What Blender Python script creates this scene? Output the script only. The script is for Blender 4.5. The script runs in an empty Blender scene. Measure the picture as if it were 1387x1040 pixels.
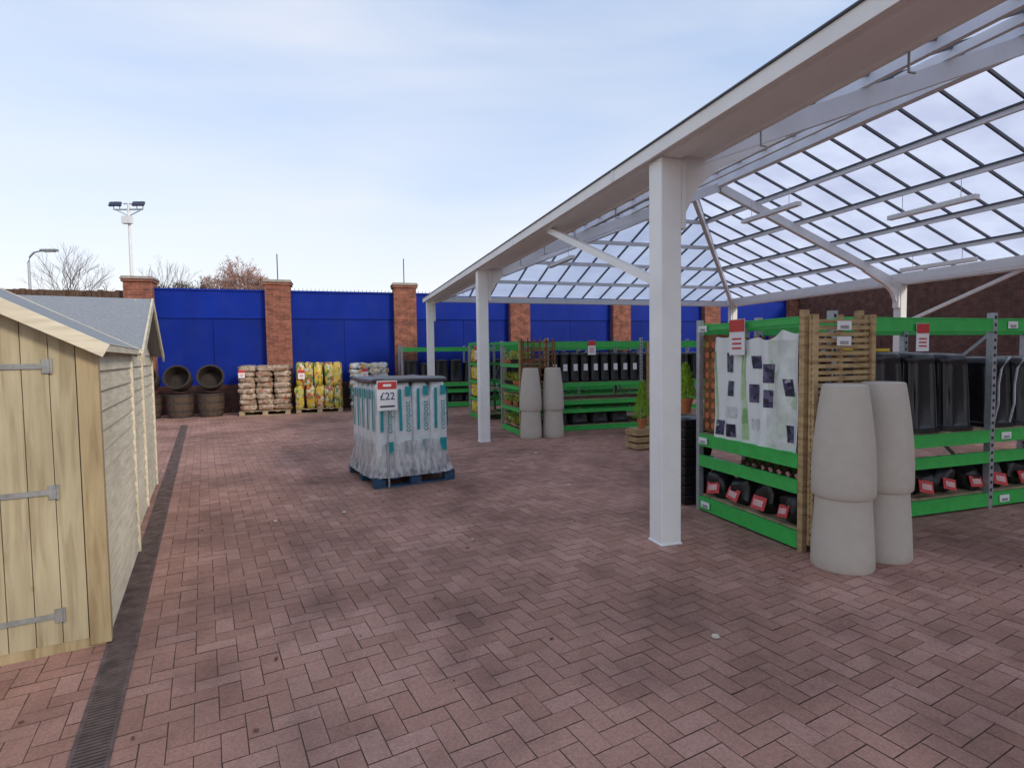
import bpy, bmesh, math, random
from mathutils import Matrix, Vector, Euler
from mathutils import noise as mnoise
random.seed(7)
R=random.random
def U(a,b): return a+(b-a)*R()
scene=bpy.context.scene
# ------------------------------------------------------------------ materials
MATS={}
def newmat(name):
    m=bpy.data.materials.new(name); m.use_nodes=True
    nt=m.node_tree; b=nt.nodes['Principled BSDF']
    return m,nt,b
def N(nt,t,**kw):
    n=nt.nodes.new(t)
    for k,v in kw.items(): setattr(n,k,v)
    return n
def ramp(nt,stops):
    r=N(nt,'ShaderNodeValToRGB'); e=r.color_ramp.elements
    while len(e)>1: e.remove(e[0])
    e[0].position=stops[0][0]; e[0].color=(*stops[0][1],1)
    for p,c in stops[1:]:
        x=e.new(p); x.color=(*c,1)
    return r
def mul(c,k): return tuple(min(1,x*k) for x in c)
def mat(name,col,rough=.6,scale=6,var=.25,metal=0,bump=.0,stretch=(1,1,1),dirt=0,spec=.5,bscale=None,dcol=(.16,.12,.09)):
    if name in MATS: return MATS[name]
    m,nt,b=newmat(name)
    tc=N(nt,'ShaderNodeTexCoord'); mp=N(nt,'ShaderNodeMapping'); mp.inputs['Scale'].default_value=stretch
    nt.links.new(tc.outputs['Object'],mp.inputs['Vector'])
    n=N(nt,'ShaderNodeTexNoise'); n.inputs['Scale'].default_value=scale; n.inputs['Detail'].default_value=3
    n.inputs['Roughness'].default_value=.65
    nt.links.new(mp.outputs[0],n.inputs['Vector'])
    r=ramp(nt,[(.3,mul(col,1-var)),(.7,mul(col,1+var*.6))])
    nt.links.new(n.outputs['Fac'],r.inputs[0])
    out=r.outputs[0]
    if dirt:
        n2=N(nt,'ShaderNodeTexNoise'); n2.inputs['Scale'].default_value=1.7; n2.inputs['Detail'].default_value=6
        nt.links.new(tc.outputs['Object'],n2.inputs['Vector'])
        r2=ramp(nt,[(.45,(0,0,0)),(.75,(dirt,dirt,dirt))])
        nt.links.new(n2.outputs['Fac'],r2.inputs[0])
        mx=N(nt,'ShaderNodeMixRGB'); mx.inputs[2].default_value=(*dcol,1)
        nt.links.new(r2.outputs[0],mx.inputs[0]); nt.links.new(out,mx.inputs[1]); out=mx.outputs[0]
    nt.links.new(out,b.inputs['Base Color'])
    b.inputs['Roughness'].default_value=rough; b.inputs['Metallic'].default_value=metal
    b.inputs['Specular IOR Level'].default_value=spec
    if bump:
        bp=N(nt,'ShaderNodeBump'); bp.inputs['Strength'].default_value=bump; bp.inputs['Distance'].default_value=.01
        nb=N(nt,'ShaderNodeTexNoise'); nb.inputs['Scale'].default_value=bscale or scale*4; nb.inputs['Detail'].default_value=2
        nt.links.new(mp.outputs[0],nb.inputs['Vector'])
        nt.links.new(nb.outputs['Fac'],bp.inputs['Height']); nt.links.new(bp.outputs[0],b.inputs['Normal'])
    MATS[name]=m; return m
def wood(name,base,dark,stretch,rough=.75,knot=.8):
    if name in MATS: return MATS[name]
    m,nt,b=newmat(name)
    tc=N(nt,'ShaderNodeTexCoord'); mp=N(nt,'ShaderNodeMapping'); mp.inputs['Scale'].default_value=stretch
    nt.links.new(tc.outputs['Object'],mp.inputs['Vector'])
    n=N(nt,'ShaderNodeTexNoise'); n.inputs['Scale'].default_value=3; n.inputs['Detail'].default_value=5; n.inputs['Distortion'].default_value=.6
    nt.links.new(mp.outputs[0],n.inputs['Vector'])
    r=ramp(nt,[(.3,dark),(.52,base),(.75,mul(base,1.15))]); nt.links.new(n.outputs['Fac'],r.inputs[0])
    n2=N(nt,'ShaderNodeTexNoise'); n2.inputs['Scale'].default_value=1.3; n2.inputs['Detail'].default_value=3
    nt.links.new(tc.outputs['Object'],n2.inputs['Vector'])
    r2=ramp(nt,[(.35,(.80,.80,.78)),(.65,(1.0,1.0,1.0))]); nt.links.new(n2.outputs['Fac'],r2.inputs[0])
    mx=N(nt,'ShaderNodeMixRGB',blend_type='MULTIPLY'); mx.inputs[0].default_value=1
    nt.links.new(r.outputs[0],mx.inputs[1]); nt.links.new(r2.outputs[0],mx.inputs[2])
    v=N(nt,'ShaderNodeTexVoronoi'); v.inputs['Scale'].default_value=3.2
    mp2=N(nt,'ShaderNodeMapping'); mp2.inputs['Scale'].default_value=tuple(max(.7,min(1.6,s*.2)) for s in stretch)
    nt.links.new(tc.outputs['Object'],mp2.inputs['Vector']); nt.links.new(mp2.outputs[0],v.inputs['Vector'])
    r3=ramp(nt,[(.03,(.35,.22,.12)),(.07,(1,1,1))]); nt.links.new(v.outputs['Distance'],r3.inputs[0])
    mx2=N(nt,'ShaderNodeMixRGB',blend_type='MULTIPLY'); mx2.inputs[0].default_value=knot
    nt.links.new(mx.outputs[0],mx2.inputs[1]); nt.links.new(r3.outputs[0],mx2.inputs[2])
    nt.links.new(mx2.outputs[0],b.inputs['Base Color']); b.inputs['Roughness'].default_value=rough
    b.inputs['Specular IOR Level'].default_value=.25
    MATS[name]=m; return m
def brickmat(name,c1,c2,mortar):
    m,nt,b=newmat(name)
    tc=N(nt,'ShaderNodeTexCoord'); sp=N(nt,'ShaderNodeSeparateXYZ'); cb=N(nt,'ShaderNodeCombineXYZ')
    nt.links.new(tc.outputs['Object'],sp.inputs[0])
    ad=N(nt,'ShaderNodeMath',operation='ADD'); nt.links.new(sp.outputs[0],ad.inputs[0]); nt.links.new(sp.outputs[1],ad.inputs[1])
    nt.links.new(ad.outputs[0],cb.inputs[0]); nt.links.new(sp.outputs[2],cb.inputs[1])
    br=N(nt,'ShaderNodeTexBrick'); br.inputs['Scale'].default_value=1
    br.inputs['Brick Width'].default_value=.225; br.inputs['Row Height'].default_value=.075; br.inputs['Mortar Size'].default_value=.006
    br.inputs['Color1'].default_value=(*c1,1); br.inputs['Color2'].default_value=(*c2,1); br.inputs['Mortar'].default_value=(*mortar,1)
    nt.links.new(cb.outputs[0],br.inputs['Vector'])
    n=N(nt,'ShaderNodeTexNoise'); n.inputs['Scale'].default_value=5; n.inputs['Detail'].default_value=5
    nt.links.new(tc.outputs['Object'],n.inputs['Vector'])
    r=ramp(nt,[(.3,(.6,.55,.55)),(.7,(1.3,1.25,1.2))]); nt.links.new(n.outputs['Fac'],r.inputs[0])
    mx=N(nt,'ShaderNodeMixRGB',blend_type='MULTIPLY'); mx.inputs[0].default_value=1
    nt.links.new(br.outputs['Color'],mx.inputs[1]); nt.links.new(r.outputs[0],mx.inputs[2])
    nt.links.new(mx.outputs[0],b.inputs['Base Color']); b.inputs['Roughness'].default_value=.9
    bp=N(nt,'ShaderNodeBump'); bp.inputs['Strength'].default_value=.5; bp.inputs['Distance'].default_value=.01; bp.invert=True
    nt.links.new(br.outputs['Fac'],bp.inputs['Height']); nt.links.new(bp.outputs[0],b.inputs['Normal'])
    MATS[name]=m; return m
def printed(name,stops,scale=3,stretch=(1,1,1),rough=.35):
    """blocky printed plastic: voronoi cells coloured through a stepped ramp"""
    if name in MATS: return MATS[name]
    m,nt,b=newmat(name)
    tc=N(nt,'ShaderNodeTexCoord'); mp=N(nt,'ShaderNodeMapping'); mp.inputs['Scale'].default_value=stretch
    nt.links.new(tc.outputs['Object'],mp.inputs['Vector'])
    v=N(nt,'ShaderNodeTexVoronoi'); v.inputs['Scale'].default_value=scale; v.distance='CHEBYCHEV'
    nt.links.new(mp.outputs[0],v.inputs['Vector'])
    sp=N(nt,'ShaderNodeSeparateColor'); nt.links.new(v.outputs['Color'],sp.inputs[0])
    r=ramp(nt,stops); r.color_ramp.interpolation='CONSTANT'; nt.links.new(sp.outputs[0],r.inputs[0])
    n=N(nt,'ShaderNodeTexNoise'); n.inputs['Scale'].default_value=9; nt.links.new(tc.outputs['Object'],n.inputs['Vector'])
    r2=ramp(nt,[(.3,(.75,.75,.75)),(.7,(1,1,1))]); nt.links.new(n.outputs['Fac'],r2.inputs[0])
    mx=N(nt,'ShaderNodeMixRGB',blend_type='MULTIPLY'); mx.inputs[0].default_value=1
    nt.links.new(r.outputs[0],mx.inputs[1]); nt.links.new(r2.outputs[0],mx.inputs[2])
    nt.links.new(mx.outputs[0],b.inputs['Base Color']); b.inputs['Roughness'].default_value=rough
    bp=N(nt,'ShaderNodeBump'); bp.inputs['Strength'].default_value=.5; bp.inputs['Distance'].default_value=.02
    nt.links.new(n.outputs['Fac'],bp.inputs['Height']); nt.links.new(bp.outputs[0],b.inputs['Normal'])
    MATS[name]=m; return m

WHITE=mat('white_paint',(.85,.84,.80),.5,3,.05,dirt=.12,dcol=(.42,.38,.31))
WHITE2=mat('white_steel_inner',(.80,.81,.81),.5,3,.06,dirt=.14,dcol=(.45,.43,.4))
SOFF=mat('white_soffit_brightened',(.87,.89,.90),.6,3,.04)  # eaves white, colour brightened and cooled to offset brown light bounced off paving
GREYST=mat('galvanised_steel',(.42,.44,.46),.45,20,.2,metal=.5)
DARKBAR=mat('dark_glazing_bar',(.07,.08,.10),.5,5,.2)
GREEN=mat('green_shelf_paint',(.045,.46,.085),.4,8,.15,dirt=.08)
BLACKP=mat('black_plastic',(.012,.012,.014),.34,10,.3,bump=.1)
BLACKM=mat('black_matt',(.02,.02,.02),.7,10,.3)
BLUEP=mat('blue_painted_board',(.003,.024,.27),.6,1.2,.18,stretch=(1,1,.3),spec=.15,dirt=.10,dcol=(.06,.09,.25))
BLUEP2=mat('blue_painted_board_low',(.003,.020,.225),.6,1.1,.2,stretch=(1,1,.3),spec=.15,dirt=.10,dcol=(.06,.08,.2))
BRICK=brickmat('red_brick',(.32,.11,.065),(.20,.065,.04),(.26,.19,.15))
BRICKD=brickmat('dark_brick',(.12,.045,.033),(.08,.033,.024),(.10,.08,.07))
CONC=mat('concrete',(.30,.26,.22),.9,8,.25,bump=.3)
STONE=mat('planter_stone',(.54,.485,.41),.85,12,.05,bump=.06,bscale=150,dirt=.18,dcol=(.32,.28,.22),spec=.2)
LAPW=wood('pale_board',(.72,.655,.50),(.59,.52,.37),(1.2,1.2,12))
DOORW=wood('door_board',(.45,.385,.25),(.33,.265,.155),(9,9,.8))
TRIMW=wood('shed_trim',(.42,.33,.19),(.30,.22,.115),(8,8,.8))
BAMBOO=wood('slat_wood',(.50,.35,.18),(.30,.19,.09),(2,2,9))
PALLETW=wood('pallet_wood',(.42,.32,.2),(.22,.16,.1),(2,2,6))
BROWNW=wood('brown_lattice',(.24,.11,.05),(.12,.05,.02),(3,3,3))
BLUEPAL=mat('blue_pallet_paint',(.015,.07,.15),.7,12,.4,dirt=.5)
FELT=mat('roof_felt',(.27,.285,.30),.9,40,.2,bump=.4)
CARD=mat('white_card',(.80,.80,.80),.5,4,.03)
RED=mat('red_card',(.55,.04,.035),.45,4,.05)
PINK=mat('pink_card',(.66,.40,.38),.5)
YEL=mat('yellow_plastic',(.80,.55,.03),.45,6,.1)
TERRA=mat('terracotta',(.50,.16,.06),.8,12,.15)
OAK=wood('barrel_oak',(.10,.065,.045),(.05,.033,.024),(8,8,1))
IRON=mat('iron_hoop',(.06,.055,.055),.6,10,.2,metal=.5)
BARK=mat('bark',(.13,.10,.085),.9,8,.3)
TWIG=mat('twigs',(.20,.13,.10),.9,8,.3)
TEAL=mat('teal_print',(.01,.28,.30),.35,6,.1)
BAGW=mat('white_bag_film',(.70,.73,.73),.3,7,.12,bump=.5,bscale=14)

# ------------------------------------------------------------------ mesh accumulator
class P:
    def __init__(s): s.v=[]; s.f=[]; s.m=[]; s.mats=[]
    def mi(s,mt):
        if mt not in s.mats: s.mats.append(mt)
        return s.mats.index(mt)
    def add(s,vs,fs,mt):
        o=len(s.v); s.v+= [tuple(x) for x in vs]; k=s.mi(mt)
        for f in fs: s.f.append(tuple(i+o for i in f)); s.m.append(k)
    def box(s,c,d,mt,rot=None,taper=1):
        x,y,z=d[0]/2,d[1]/2,d[2]/2
        vs=[Vector((a*x*(taper if cc>0 else 1),b*y*(taper if cc>0 else 1),cc*z)) for cc in(-1,1) for b in(-1,1) for a in(-1,1)]
        if rot is not None:
            mtx=rot if isinstance(rot,Matrix) else Euler(rot).to_matrix()
            vs=[mtx@v for v in vs]
        c=Vector(c); vs=[v+c for v in vs]
        s.add(vs,[(0,2,3,1),(4,5,7,6),(0,1,5,4),(2,6,7,3),(0,4,6,2),(1,3,7,5)],mt); return s
    def bb(s,x0,x1,y0,y1,z0,z1,mt): return s.box(((x0+x1)/2,(y0+y1)/2,(z0+z1)/2),(abs(x1-x0),abs(y1-y0),abs(z1-z0)),mt)
    def beam(s,a,b,w,h,mt):
        a=Vector(a); b=Vector(b); d=b-a; L=d.length
        q=d.to_track_quat('Y','Z').to_matrix()
        return s.box((a+b)/2,(w,L,h),mt,q)
    def lathe(s,c,prof,mt,seg=24,rot=None,cap=True):
        vs=[];fs=[];n=len(prof)
        for r,z in prof:
            for k in range(seg):
                t=2*math.pi*k/seg; vs.append(Vector((r*math.cos(t),r*math.sin(t),z)))
        for i in range(n-1):
            for k in range(seg):
                k2=(k+1)%seg; fs.append((i*seg+k,i*seg+k2,(i+1)*seg+k2,(i+1)*seg+k))
        if cap:
            fs.append(tuple(range(seg))[::-1]); fs.append(tuple((n-1)*seg+k for k in range(seg)))
        if rot is not None:
            mtx=rot if isinstance(rot,Matrix) else Euler(rot).to_matrix(); vs=[mtx@v for v in vs]
        c=Vector(c); s.add([v+c for v in vs],fs,mt); return s
    def tub(s,w,d,h,mt,ribs=14,e=.42,seg=112):
        """ribbed plastic tub with rounded-rectangle section, lip at the base and a domed top"""
        prof=[(1.05,0,0),(1.05,.04,0),(.99,.05,0),(.98,.07,1),(.95,h*.45,1),(.90,h*.84,1),(.88,h*.88,0),(.90,h*.90,0),(.87,h*.95,0),(.78,h*.985,0),(.5,h*1.0,0),(.02,h*1.01,0)]
        sg=lambda x,k: math.copysign(abs(x)**k,x)
        vs=[];fs=[]
        for sc,z,rb in prof:
            for k in range(seg):
                t=2*math.pi*k/seg; q=sc*(1-(.035 if (rb and math.cos(ribs*t)<0) else 0))
                vs.append((w/2*q*sg(math.cos(t),e),d/2*q*sg(math.sin(t),e),z))
        for i in range(len(prof)-1):
            for k in range(seg):
                k2=(k+1)%seg; fs.append((i*seg+k,i*seg+k2,(i+1)*seg+k2,(i+1)*seg+k))
        s.add(vs,fs,mt); return s
    def tube(s,pts,rads,mt,seg=6):
        pts=[Vector(p) for p in pts]
        if not isinstance(rads,(list,tuple)): rads=[rads]*len(pts)
        vs=[];fs=[]
        for i,p in enumerate(pts):
            d=(pts[min(i+1,len(pts)-1)]-pts[max(i-1,0)]).normalized()
            a=d.orthogonal().normalized() if abs(d.z)>.9 else d.cross(Vector((0,0,1))).normalized()
            b=d.cross(a)
            for k in range(seg):
                t=2*math.pi*k/seg; vs.append(p+(a*math.cos(t)+b*math.sin(t))*rads[i])
        for i in range(len(pts)-1):
            for k in range(seg):
                k2=(k+1)%seg; fs.append((i*seg+k,i*seg+k2,(i+1)*seg+k2,(i+1)*seg+k))
        fs.append(tuple(range(seg))[::-1]); fs.append(tuple((len(pts)-1)*seg+k for k in range(seg)))
        s.add(vs,fs,mt); return s
    def pillow(s,c,d,mt,rot=None,e=.45,nu=20,nv=10,wob=.02):
        vs=[];fs=[]; sd=Vector((U(0,50),U(0,50),U(0,50)))
        sg=lambda x,k: math.copysign(abs(x)**k,x)
        for i in range(nv+1):
            ph=-math.pi/2+math.pi*i/nv
            for j in range(nu):
                th=2*math.pi*j/nu
                p=Vector((sg(math.cos(ph),e)*sg(math.cos(th),e),sg(math.cos(ph),e)*sg(math.sin(th),e),sg(math.sin(ph),e)))
                q=Vector((p.x*d[0]/2,p.y*d[1]/2,p.z*d[2]/2))
                q+=mnoise.noise_vector(q*9+sd)*wob
                vs.append(q)
        for i in range(nv):
            for j in range(nu):
                j2=(j+1)%nu; fs.append((i*nu+j,i*nu+j2,(i+1)*nu+j2,(i+1)*nu+j))
        if rot is not None:
            mtx=Euler(rot).to_matrix(); vs=[mtx@v for v in vs]
        c=Vector(c); s.add([v+c for v in vs],fs,mt); return s
    def make(s,name,parent=None,bevel=0,smooth=False,loc=(0,0,0),rz=0):
        me=bpy.data.meshes.new(name); me.from_pydata(s.v,[],s.f)
        for mt in s.mats: me.materials.append(mt)
        me.polygons.foreach_set('material_index',s.m)
        if smooth: me.polygons.foreach_set('use_smooth',[True]*len(s.f))
        me.update(); ob=bpy.data.objects.new(name,me); scene.collection.objects.link(ob)
        ob.location=loc; ob.rotation_euler=(0,0,rz)
        if parent: ob.parent=parent
        if bevel:
            b=ob.modifiers.new('bevel','BEVEL'); b.width=bevel; b.segments=2; b.limit_method='ANGLE'
        if smooth:
            try: 
                me.set_sharp_from_angle(angle=math.radians(40))
            except Exception: pass
        return ob
def empty(name,loc=(0,0,0),rz=0):
    e=bpy.data.objects.new(name,None); scene.collection.objects.link(e); e.location=loc; e.rotation_euler=(0,0,rz); return e
def text(name,body,loc,rot,size,mt,parent=None):
    c=bpy.data.curves.new(name,'FONT'); c.body=body; c.size=size; c.extrude=.001; c.align_x='CENTER'; c.align_y='CENTER'
    c.materials.append(mt); o=bpy.data.objects.new(name,c); scene.collection.objects.link(o)
    o.location=loc; o.rotation_euler=rot
    if parent: o.parent=parent
    return o

# ------------------------------------------------------------------ ground
g=P(); JOINT=mat('joint_sand',(.17,.11,.09),.95,3,.3,spec=.1)
g.add([(-300,-200,0),(300,-200,0),(300,500,0),(-300,500,0)],[(0,1,2,3)],JOINT)
g.make('ground')
def paving():
    ang=math.radians(11.3); ca,sa=math.cos(ang),math.sin(ang)
    vs=[];fs=[];rn=[]
    B=.1; gp=.0022
    ox,oy=-1.0,2.5
    n=260
    for i in range(-160,n):
        for j in range(-80,n):
            r=(i-j)%4
            if r==0: w,h=2,1
            elif r==3: w,h=1,2
            else: continue
            x=i*B; y=j*B
            cx=x+w*B/2; cy=y+h*B/2
            X=ox+cx*ca-cy*sa; Y=oy+cx*sa+cy*ca
            if X<-9 or X>18.2 or Y<-1.5 or Y>18.7: continue
            if X>9 and Y<2: continue
            jx,jy,jr=U(-.0012,.0012),U(-.0012,.0012),U(-.008,.008)
            hw,hh=w*B/2-gp,h*B/2-gp
            z=.004+R()*.0012; tx,ty=U(-.006,.006),U(-.006,.006)
            o=len(vs)
            for a,b in((-hw,-hh),(hw,-hh),(hw,hh),(-hw,hh)):
                a2=a-b*jr+jx; b2=b+a*jr+jy
                lx,ly=cx+a2,cy+b2
                vs.append((ox+lx*ca-ly*sa,oy+lx*sa+ly*ca,z+a*tx+b*ty))
            fs.append((o,o+1,o+2,o+3)); rn.append(R())
    me=bpy.data.meshes.new('block_paving'); me.from_pydata(vs,[],fs)
    at=me.attributes.new('rnd','FLOAT','FACE'); at.data.foreach_set('value',rn)
    m,nt,b=newmat('block_paving')
    a=N(nt,'ShaderNodeAttribute',attribute_name='rnd')
    r=ramp(nt,[(0,(.385,.212,.158)),(.35,(.425,.237,.180)),(.7,(.45,.255,.195)),(1,(.49,.29,.228))])
    nt.links.new(a.outputs['Fac'],r.inputs[0])
    tc=N(nt,'ShaderNodeTexCoord')
    def nz(scale,det,s0,c0,s1,c1,prev,fac=1):
        n=N(nt,'ShaderNodeTexNoise'); n.inputs['Scale'].default_value=scale; n.inputs['Detail'].default_value=det; n.inputs['Roughness'].default_value=.6
        nt.links.new(tc.outputs['Object'],n.inputs['Vector'])
        rr=ramp(nt,[(s0,c0),(s1,c1)]); nt.links.new(n.outputs['Fac'],rr.inputs[0])
        mx=N(nt,'ShaderNodeMixRGB',blend_type='MULTIPLY'); mx.inputs[0].default_value=fac
        nt.links.new(prev,mx.inputs[1]); nt.links.new(rr.outputs[0],mx.inputs[2]); return mx.outputs[0],n
    o1,_=nz(.55,4,.36,(.64,.62,.62),.58,(1.04,1.02,1.02),r.outputs[0])
    o2,_=nz(2.3,4,.32,(.68,.68,.70),.52,(1.0,1.0,1.0),o1,.8)
    o3,nn=nz(90,2,.25,(.76,.76,.76),.7,(1.12,1.12,1.12),o2)
    nt.links.new(o3,b.inputs['Base Color']); b.inputs['Roughness'].default_value=.9; b.inputs['Specular IOR Level'].default_value=.25
    me.materials.append(m); ob=bpy.data.objects.new('block_paving',me); scene.collection.objects.link(ob)
paving()
SA=math.radians(11.3)
dr=P(); L=13.6; dm=mat('drain_iron',(.14,.10,.088),.85,10,.45,spec=.2); ds=mat('drain_slot',(.04,.028,.025),.9)
dr.bb(-.06,.06,-4,L-.3,-.02,.0075,ds)
dr.bb(-.074,-.058,-4,L-.3,-.02,.0105,dm); dr.bb(.058,.074,-4,L-.3,-.02,.0105,dm)
y=-4
while y<L-.3:
    dr.bb(-.058,.058,y,y+.014,-.01,.010,dm); y+=.024
dr.make('drain_channel',loc=(-.975,2.55,0),rz=SA)
lt=P(); pale=mat('litter',(.6,.55,.42),.8); dk=mat('dead_leaf',(.12,.06,.03),.8)
for (x,y,s) in [(2.0,2.6,.025),(.05,6.0,.025),(2.7,6.3,.03),(3.1,8.6,.03),(1.1,4.7,.012),(-.6,5.9,.02)]:
    lt.lathe((x,y,.012),[(.2*s,-.006),(s,-.002),(.8*s,.006),(.1*s,.008)],pale,7)
for i in range(150):
    x,y=U(-2,9),U(1,17); s=U(.006,.018); lt.box((x,y,.012),(s*1.6,s,.003),dk if R()<.8 else pale,(U(-.3,.3),U(-.3,.3),U(0,6)))
lt.make('ground_litter')

# ------------------------------------------------------------------ boundary wall
WY=18.8; PX0=[-20.4,-16.6,-12.8,-9.1,-5.3,-1.6,2.25,6.2,10.15,14.1,18.2]
w=empty('boundary_wall')
pb=P(); pc=P(); pw=P(); pu=P(); pr=P()
FENCEB=wood('brown_fence_board',(.12,.075,.05),(.06,.035,.025),(6,6,1))
for k,x in enumerate(PX0):
    top=3.98 if x<4 else 3.85
    if x<-6: top=3.6
    pb.bb(x-.36,x+.36,WY-.22,WY+.3,0,top-.12,BRICK)
    pb.bb(x-.40,x+.40,WY-.26,WY+.34,top-.12,top-.04,BRICK)
    pc.box((x,WY+.04,top),(.86,.66,.08),CONC,taper=.9)
    if x>-4: pr.tube([(x,WY,top),(x,WY,top+.85)],.016,IRON,5)
for k in range(len(PX0)-1):
    a,b=PX0[k]+.36,PX0[k+1]-.36
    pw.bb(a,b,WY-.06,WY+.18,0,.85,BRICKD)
    mid=(a+b)/2
    if PX0[k]<-6:
        x=a
        while x<b-.12: pu.bb(x,x+.13,WY+.02,WY+.05+.02*(int(x*7)%2),.85,3.62+U(-.02,.02),FENCEB); x+=.14
        continue
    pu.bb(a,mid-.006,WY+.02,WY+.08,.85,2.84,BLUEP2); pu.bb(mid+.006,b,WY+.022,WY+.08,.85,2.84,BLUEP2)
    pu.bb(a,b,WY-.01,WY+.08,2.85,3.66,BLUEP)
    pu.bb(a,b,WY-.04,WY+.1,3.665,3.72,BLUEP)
    pu.bb(a,b,WY+.12,WY+.14,.85,3.66,BLACKM)  # added black sheet, keeps sky light from showing through the panel joints
    x=a
    while x<b:
        pr.tube([(x,WY+.03,3.72),(x,WY+.03,3.79)],.008,IRON,3); x+=.12
pb.make('brick_piers',w); pc.make('pier_caps',w); pw.make('brick_plinth',w); pu.make('blue_panels',w); pr.make('spikes_and_rods',w)
w2=empty('brick_side_wall')
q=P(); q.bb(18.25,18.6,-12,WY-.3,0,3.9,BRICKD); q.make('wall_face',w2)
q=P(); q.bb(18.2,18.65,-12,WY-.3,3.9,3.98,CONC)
q.make('coping',w2)

# ------------------------------------------------------------------ canopy
cn=empty('garden_canopy')
XL,XR,XM=2.64,13.04,7.84; ZG,ZR=3.2,5.15; YE=16.2; YH=YE-5.2; YN=-8
SH=.17
glz,nt,b=newmat('polycarbonate')
nt.nodes.remove(b)
tcx=N(nt,'ShaderNodeTexCoord'); nn=N(nt,'ShaderNodeTexNoise'); nn.inputs['Scale'].default_value=1.1; nn.inputs['Detail'].default_value=5
nt.links.new(tcx.outputs['Object'],nn.inputs['Vector'])
rr=ramp(nt,[(.32,(.60,.64,.77)),(.66,(.76,.80,.90))]); nt.links.new(nn.outputs['Fac'],rr.inputs[0])
tl=N(nt,'ShaderNodeBsdfTranslucent'); df=N(nt,'ShaderNodeBsdfDiffuse')
nt.links.new(rr.outputs[0],tl.inputs[0]); nt.links.new(rr.outputs[0],df.inputs[0])
m1=N(nt,'ShaderNodeMixShader'); m1.inputs[0].default_value=.14; nt.links.new(tl.outputs[0],m1.inputs[1]); nt.links.new(df.outputs[0],m1.inputs[2])
nt.links.new(m1.outputs[0],nt.nodes['Material Output'].inputs[0])
gl=P(); z0=ZG+SH; zr=ZR+SH
gl.add([(XL,YN,z0),(XM,YN,zr),(XM,YH,zr),(XL,YE,z0)],[(0,1,2,3)],glz)
gl.add([(XR,YN,z0),(XR,YE,z0),(XM,YH,zr),(XM,YN,zr)],[(0,1,2,3)],glz)
gl.add([(XL,YE,z0),(XM,YH,zr),(XR,YE,z0)],[(0,1,2)],glz)
gl.make('roof_glazing',cn)
bars=P()
def D(z): return z+SH-.02
y=YN
while y<YE-.1:
    t=1 if y<=YH else (YE-y)/(YE-YH)
    for xs,sg in((XL,1),(XR,-1)):
        bars.beam((xs,y,D(ZG)),(xs+sg*5.2*t,y,D(ZG+(ZR-ZG)*t)),.03,.05,DARKBAR)
    y+=.6
x=XL+.6
while x<XR-.1:
    t=1-abs(x-XM)/5.2
    bars.beam((x,YE,D(ZG)),(x,YE-5.2*t,D(ZG+(ZR-ZG)*t)),.03,.05,DARKBAR); x+=.6
for xs in (XL,XR): bars.beam((xs,YE,ZG+SH-.05),(XM,YH,ZR+SH-.05),.07,.1,DARKBAR)
bars.make('glazing_bars',cn)
pl=P()
for t in (.2,.4,.6,.8):
    zz=ZG+(ZR-ZG)*t+.08
    for xs,sg in((XL,1),(XR,-1)):
        pl.beam((xs+sg*5.2*t,YN,zz),(xs+sg*5.2*t,YE-5.2*t,zz),.055,.09,WHITE2)
        pl.beam((xs+sg*(5.2*t+.04),YN,zz+.03),(xs+sg*(5.2*t+.04),YE-5.2*t,zz+.045),.02,.03,DARKBAR)
    pl.beam((XL+5.2*t,YE-5.2*t,zz),(XR-5.2*t,YE-5.2*t,zz),.055,.09,WHITE2)
pl.beam((XM,YN,ZR+.04),(XM,YH,ZR+.04),.14,.2,WHITE2)
pl.make('purlins',cn)
fr=P()
FY=[-1.9,4.1,10.15,16.1]
for fy in FY[:3]:
    for xs,sg in((XL,1),(XR,-1)):
        fr.beam((xs,fy,ZG-.06),(XM,fy,ZR-.06),.1,.18,WHITE2)
        vs=[]
        for yy in(fy-.045,fy+.045):
            vs+=[(xs+sg*.1,yy,ZG-.55),(xs+sg*.1,yy,ZG+.0),(xs+sg*1.3,yy,ZG+.42),(xs+sg*1.15,yy,ZG+.26),(xs+sg*.5,yy,ZG-.04),(xs+sg*.28,yy,ZG-.22)]
        f=[(0,1,2,3,4,5),(11,10,9,8,7,6)]+[(i,(i+1)%6,((i+1)%6)+6,i+6) for i in range(6)]
        fr.add(vs,f,WHITE)
for xs in (XL,XR): fr.beam((xs,YE-.1,ZG-.05),(XM,YH,ZR-.05),.09,.16,WHITE2)
fr.make('rafter_frames',cn,bevel=.006)
gt=P()
gt.bb(XL-.07,XL+.09,YN,YE+.06,ZG-.02,ZG+.06,SOFF)
gt.bb(XL-.155,XL-.13,YN,YE+.2,ZG-.02,ZG+.085,WHITE)
gt.bb(XL-.13,XL-.07,YN,YE+.06,ZG+.005,ZG+.02,SOFF)
gt.bb(XL-.17,XL-.12,YN,YE+.22,ZG+.085,ZG+.098,DARKBAR)
gt.bb(XL+.09,XL+.32,YN,YE-.1,ZG+.02,ZG+.05,SOFF)
gt.bb(XL+.32,XL+.36,YN,YE-.2,ZG-.0,ZG+.22,SOFF)
gt.bb(XR-.09,XR+.07,YN,YE+.06,ZG-.02,ZG+.14,WHITE2)
gt.bb(XR+.15,XR+.18,YN,YE+.2,ZG-.02,ZG+.16,WHITE)
gt.bb(XR-.36,XR-.32,YN,YE-.2,ZG-.0,ZG+.2,WHITE2)
gt.bb(XL+.09,XR-.09,YE-.08,YE+.06,ZG-.02,ZG+.14,WHITE2)
gt.bb(XL-.13,XR+.15,YE+.175,YE+.2,ZG,ZG+.08,WHITE)
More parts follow.
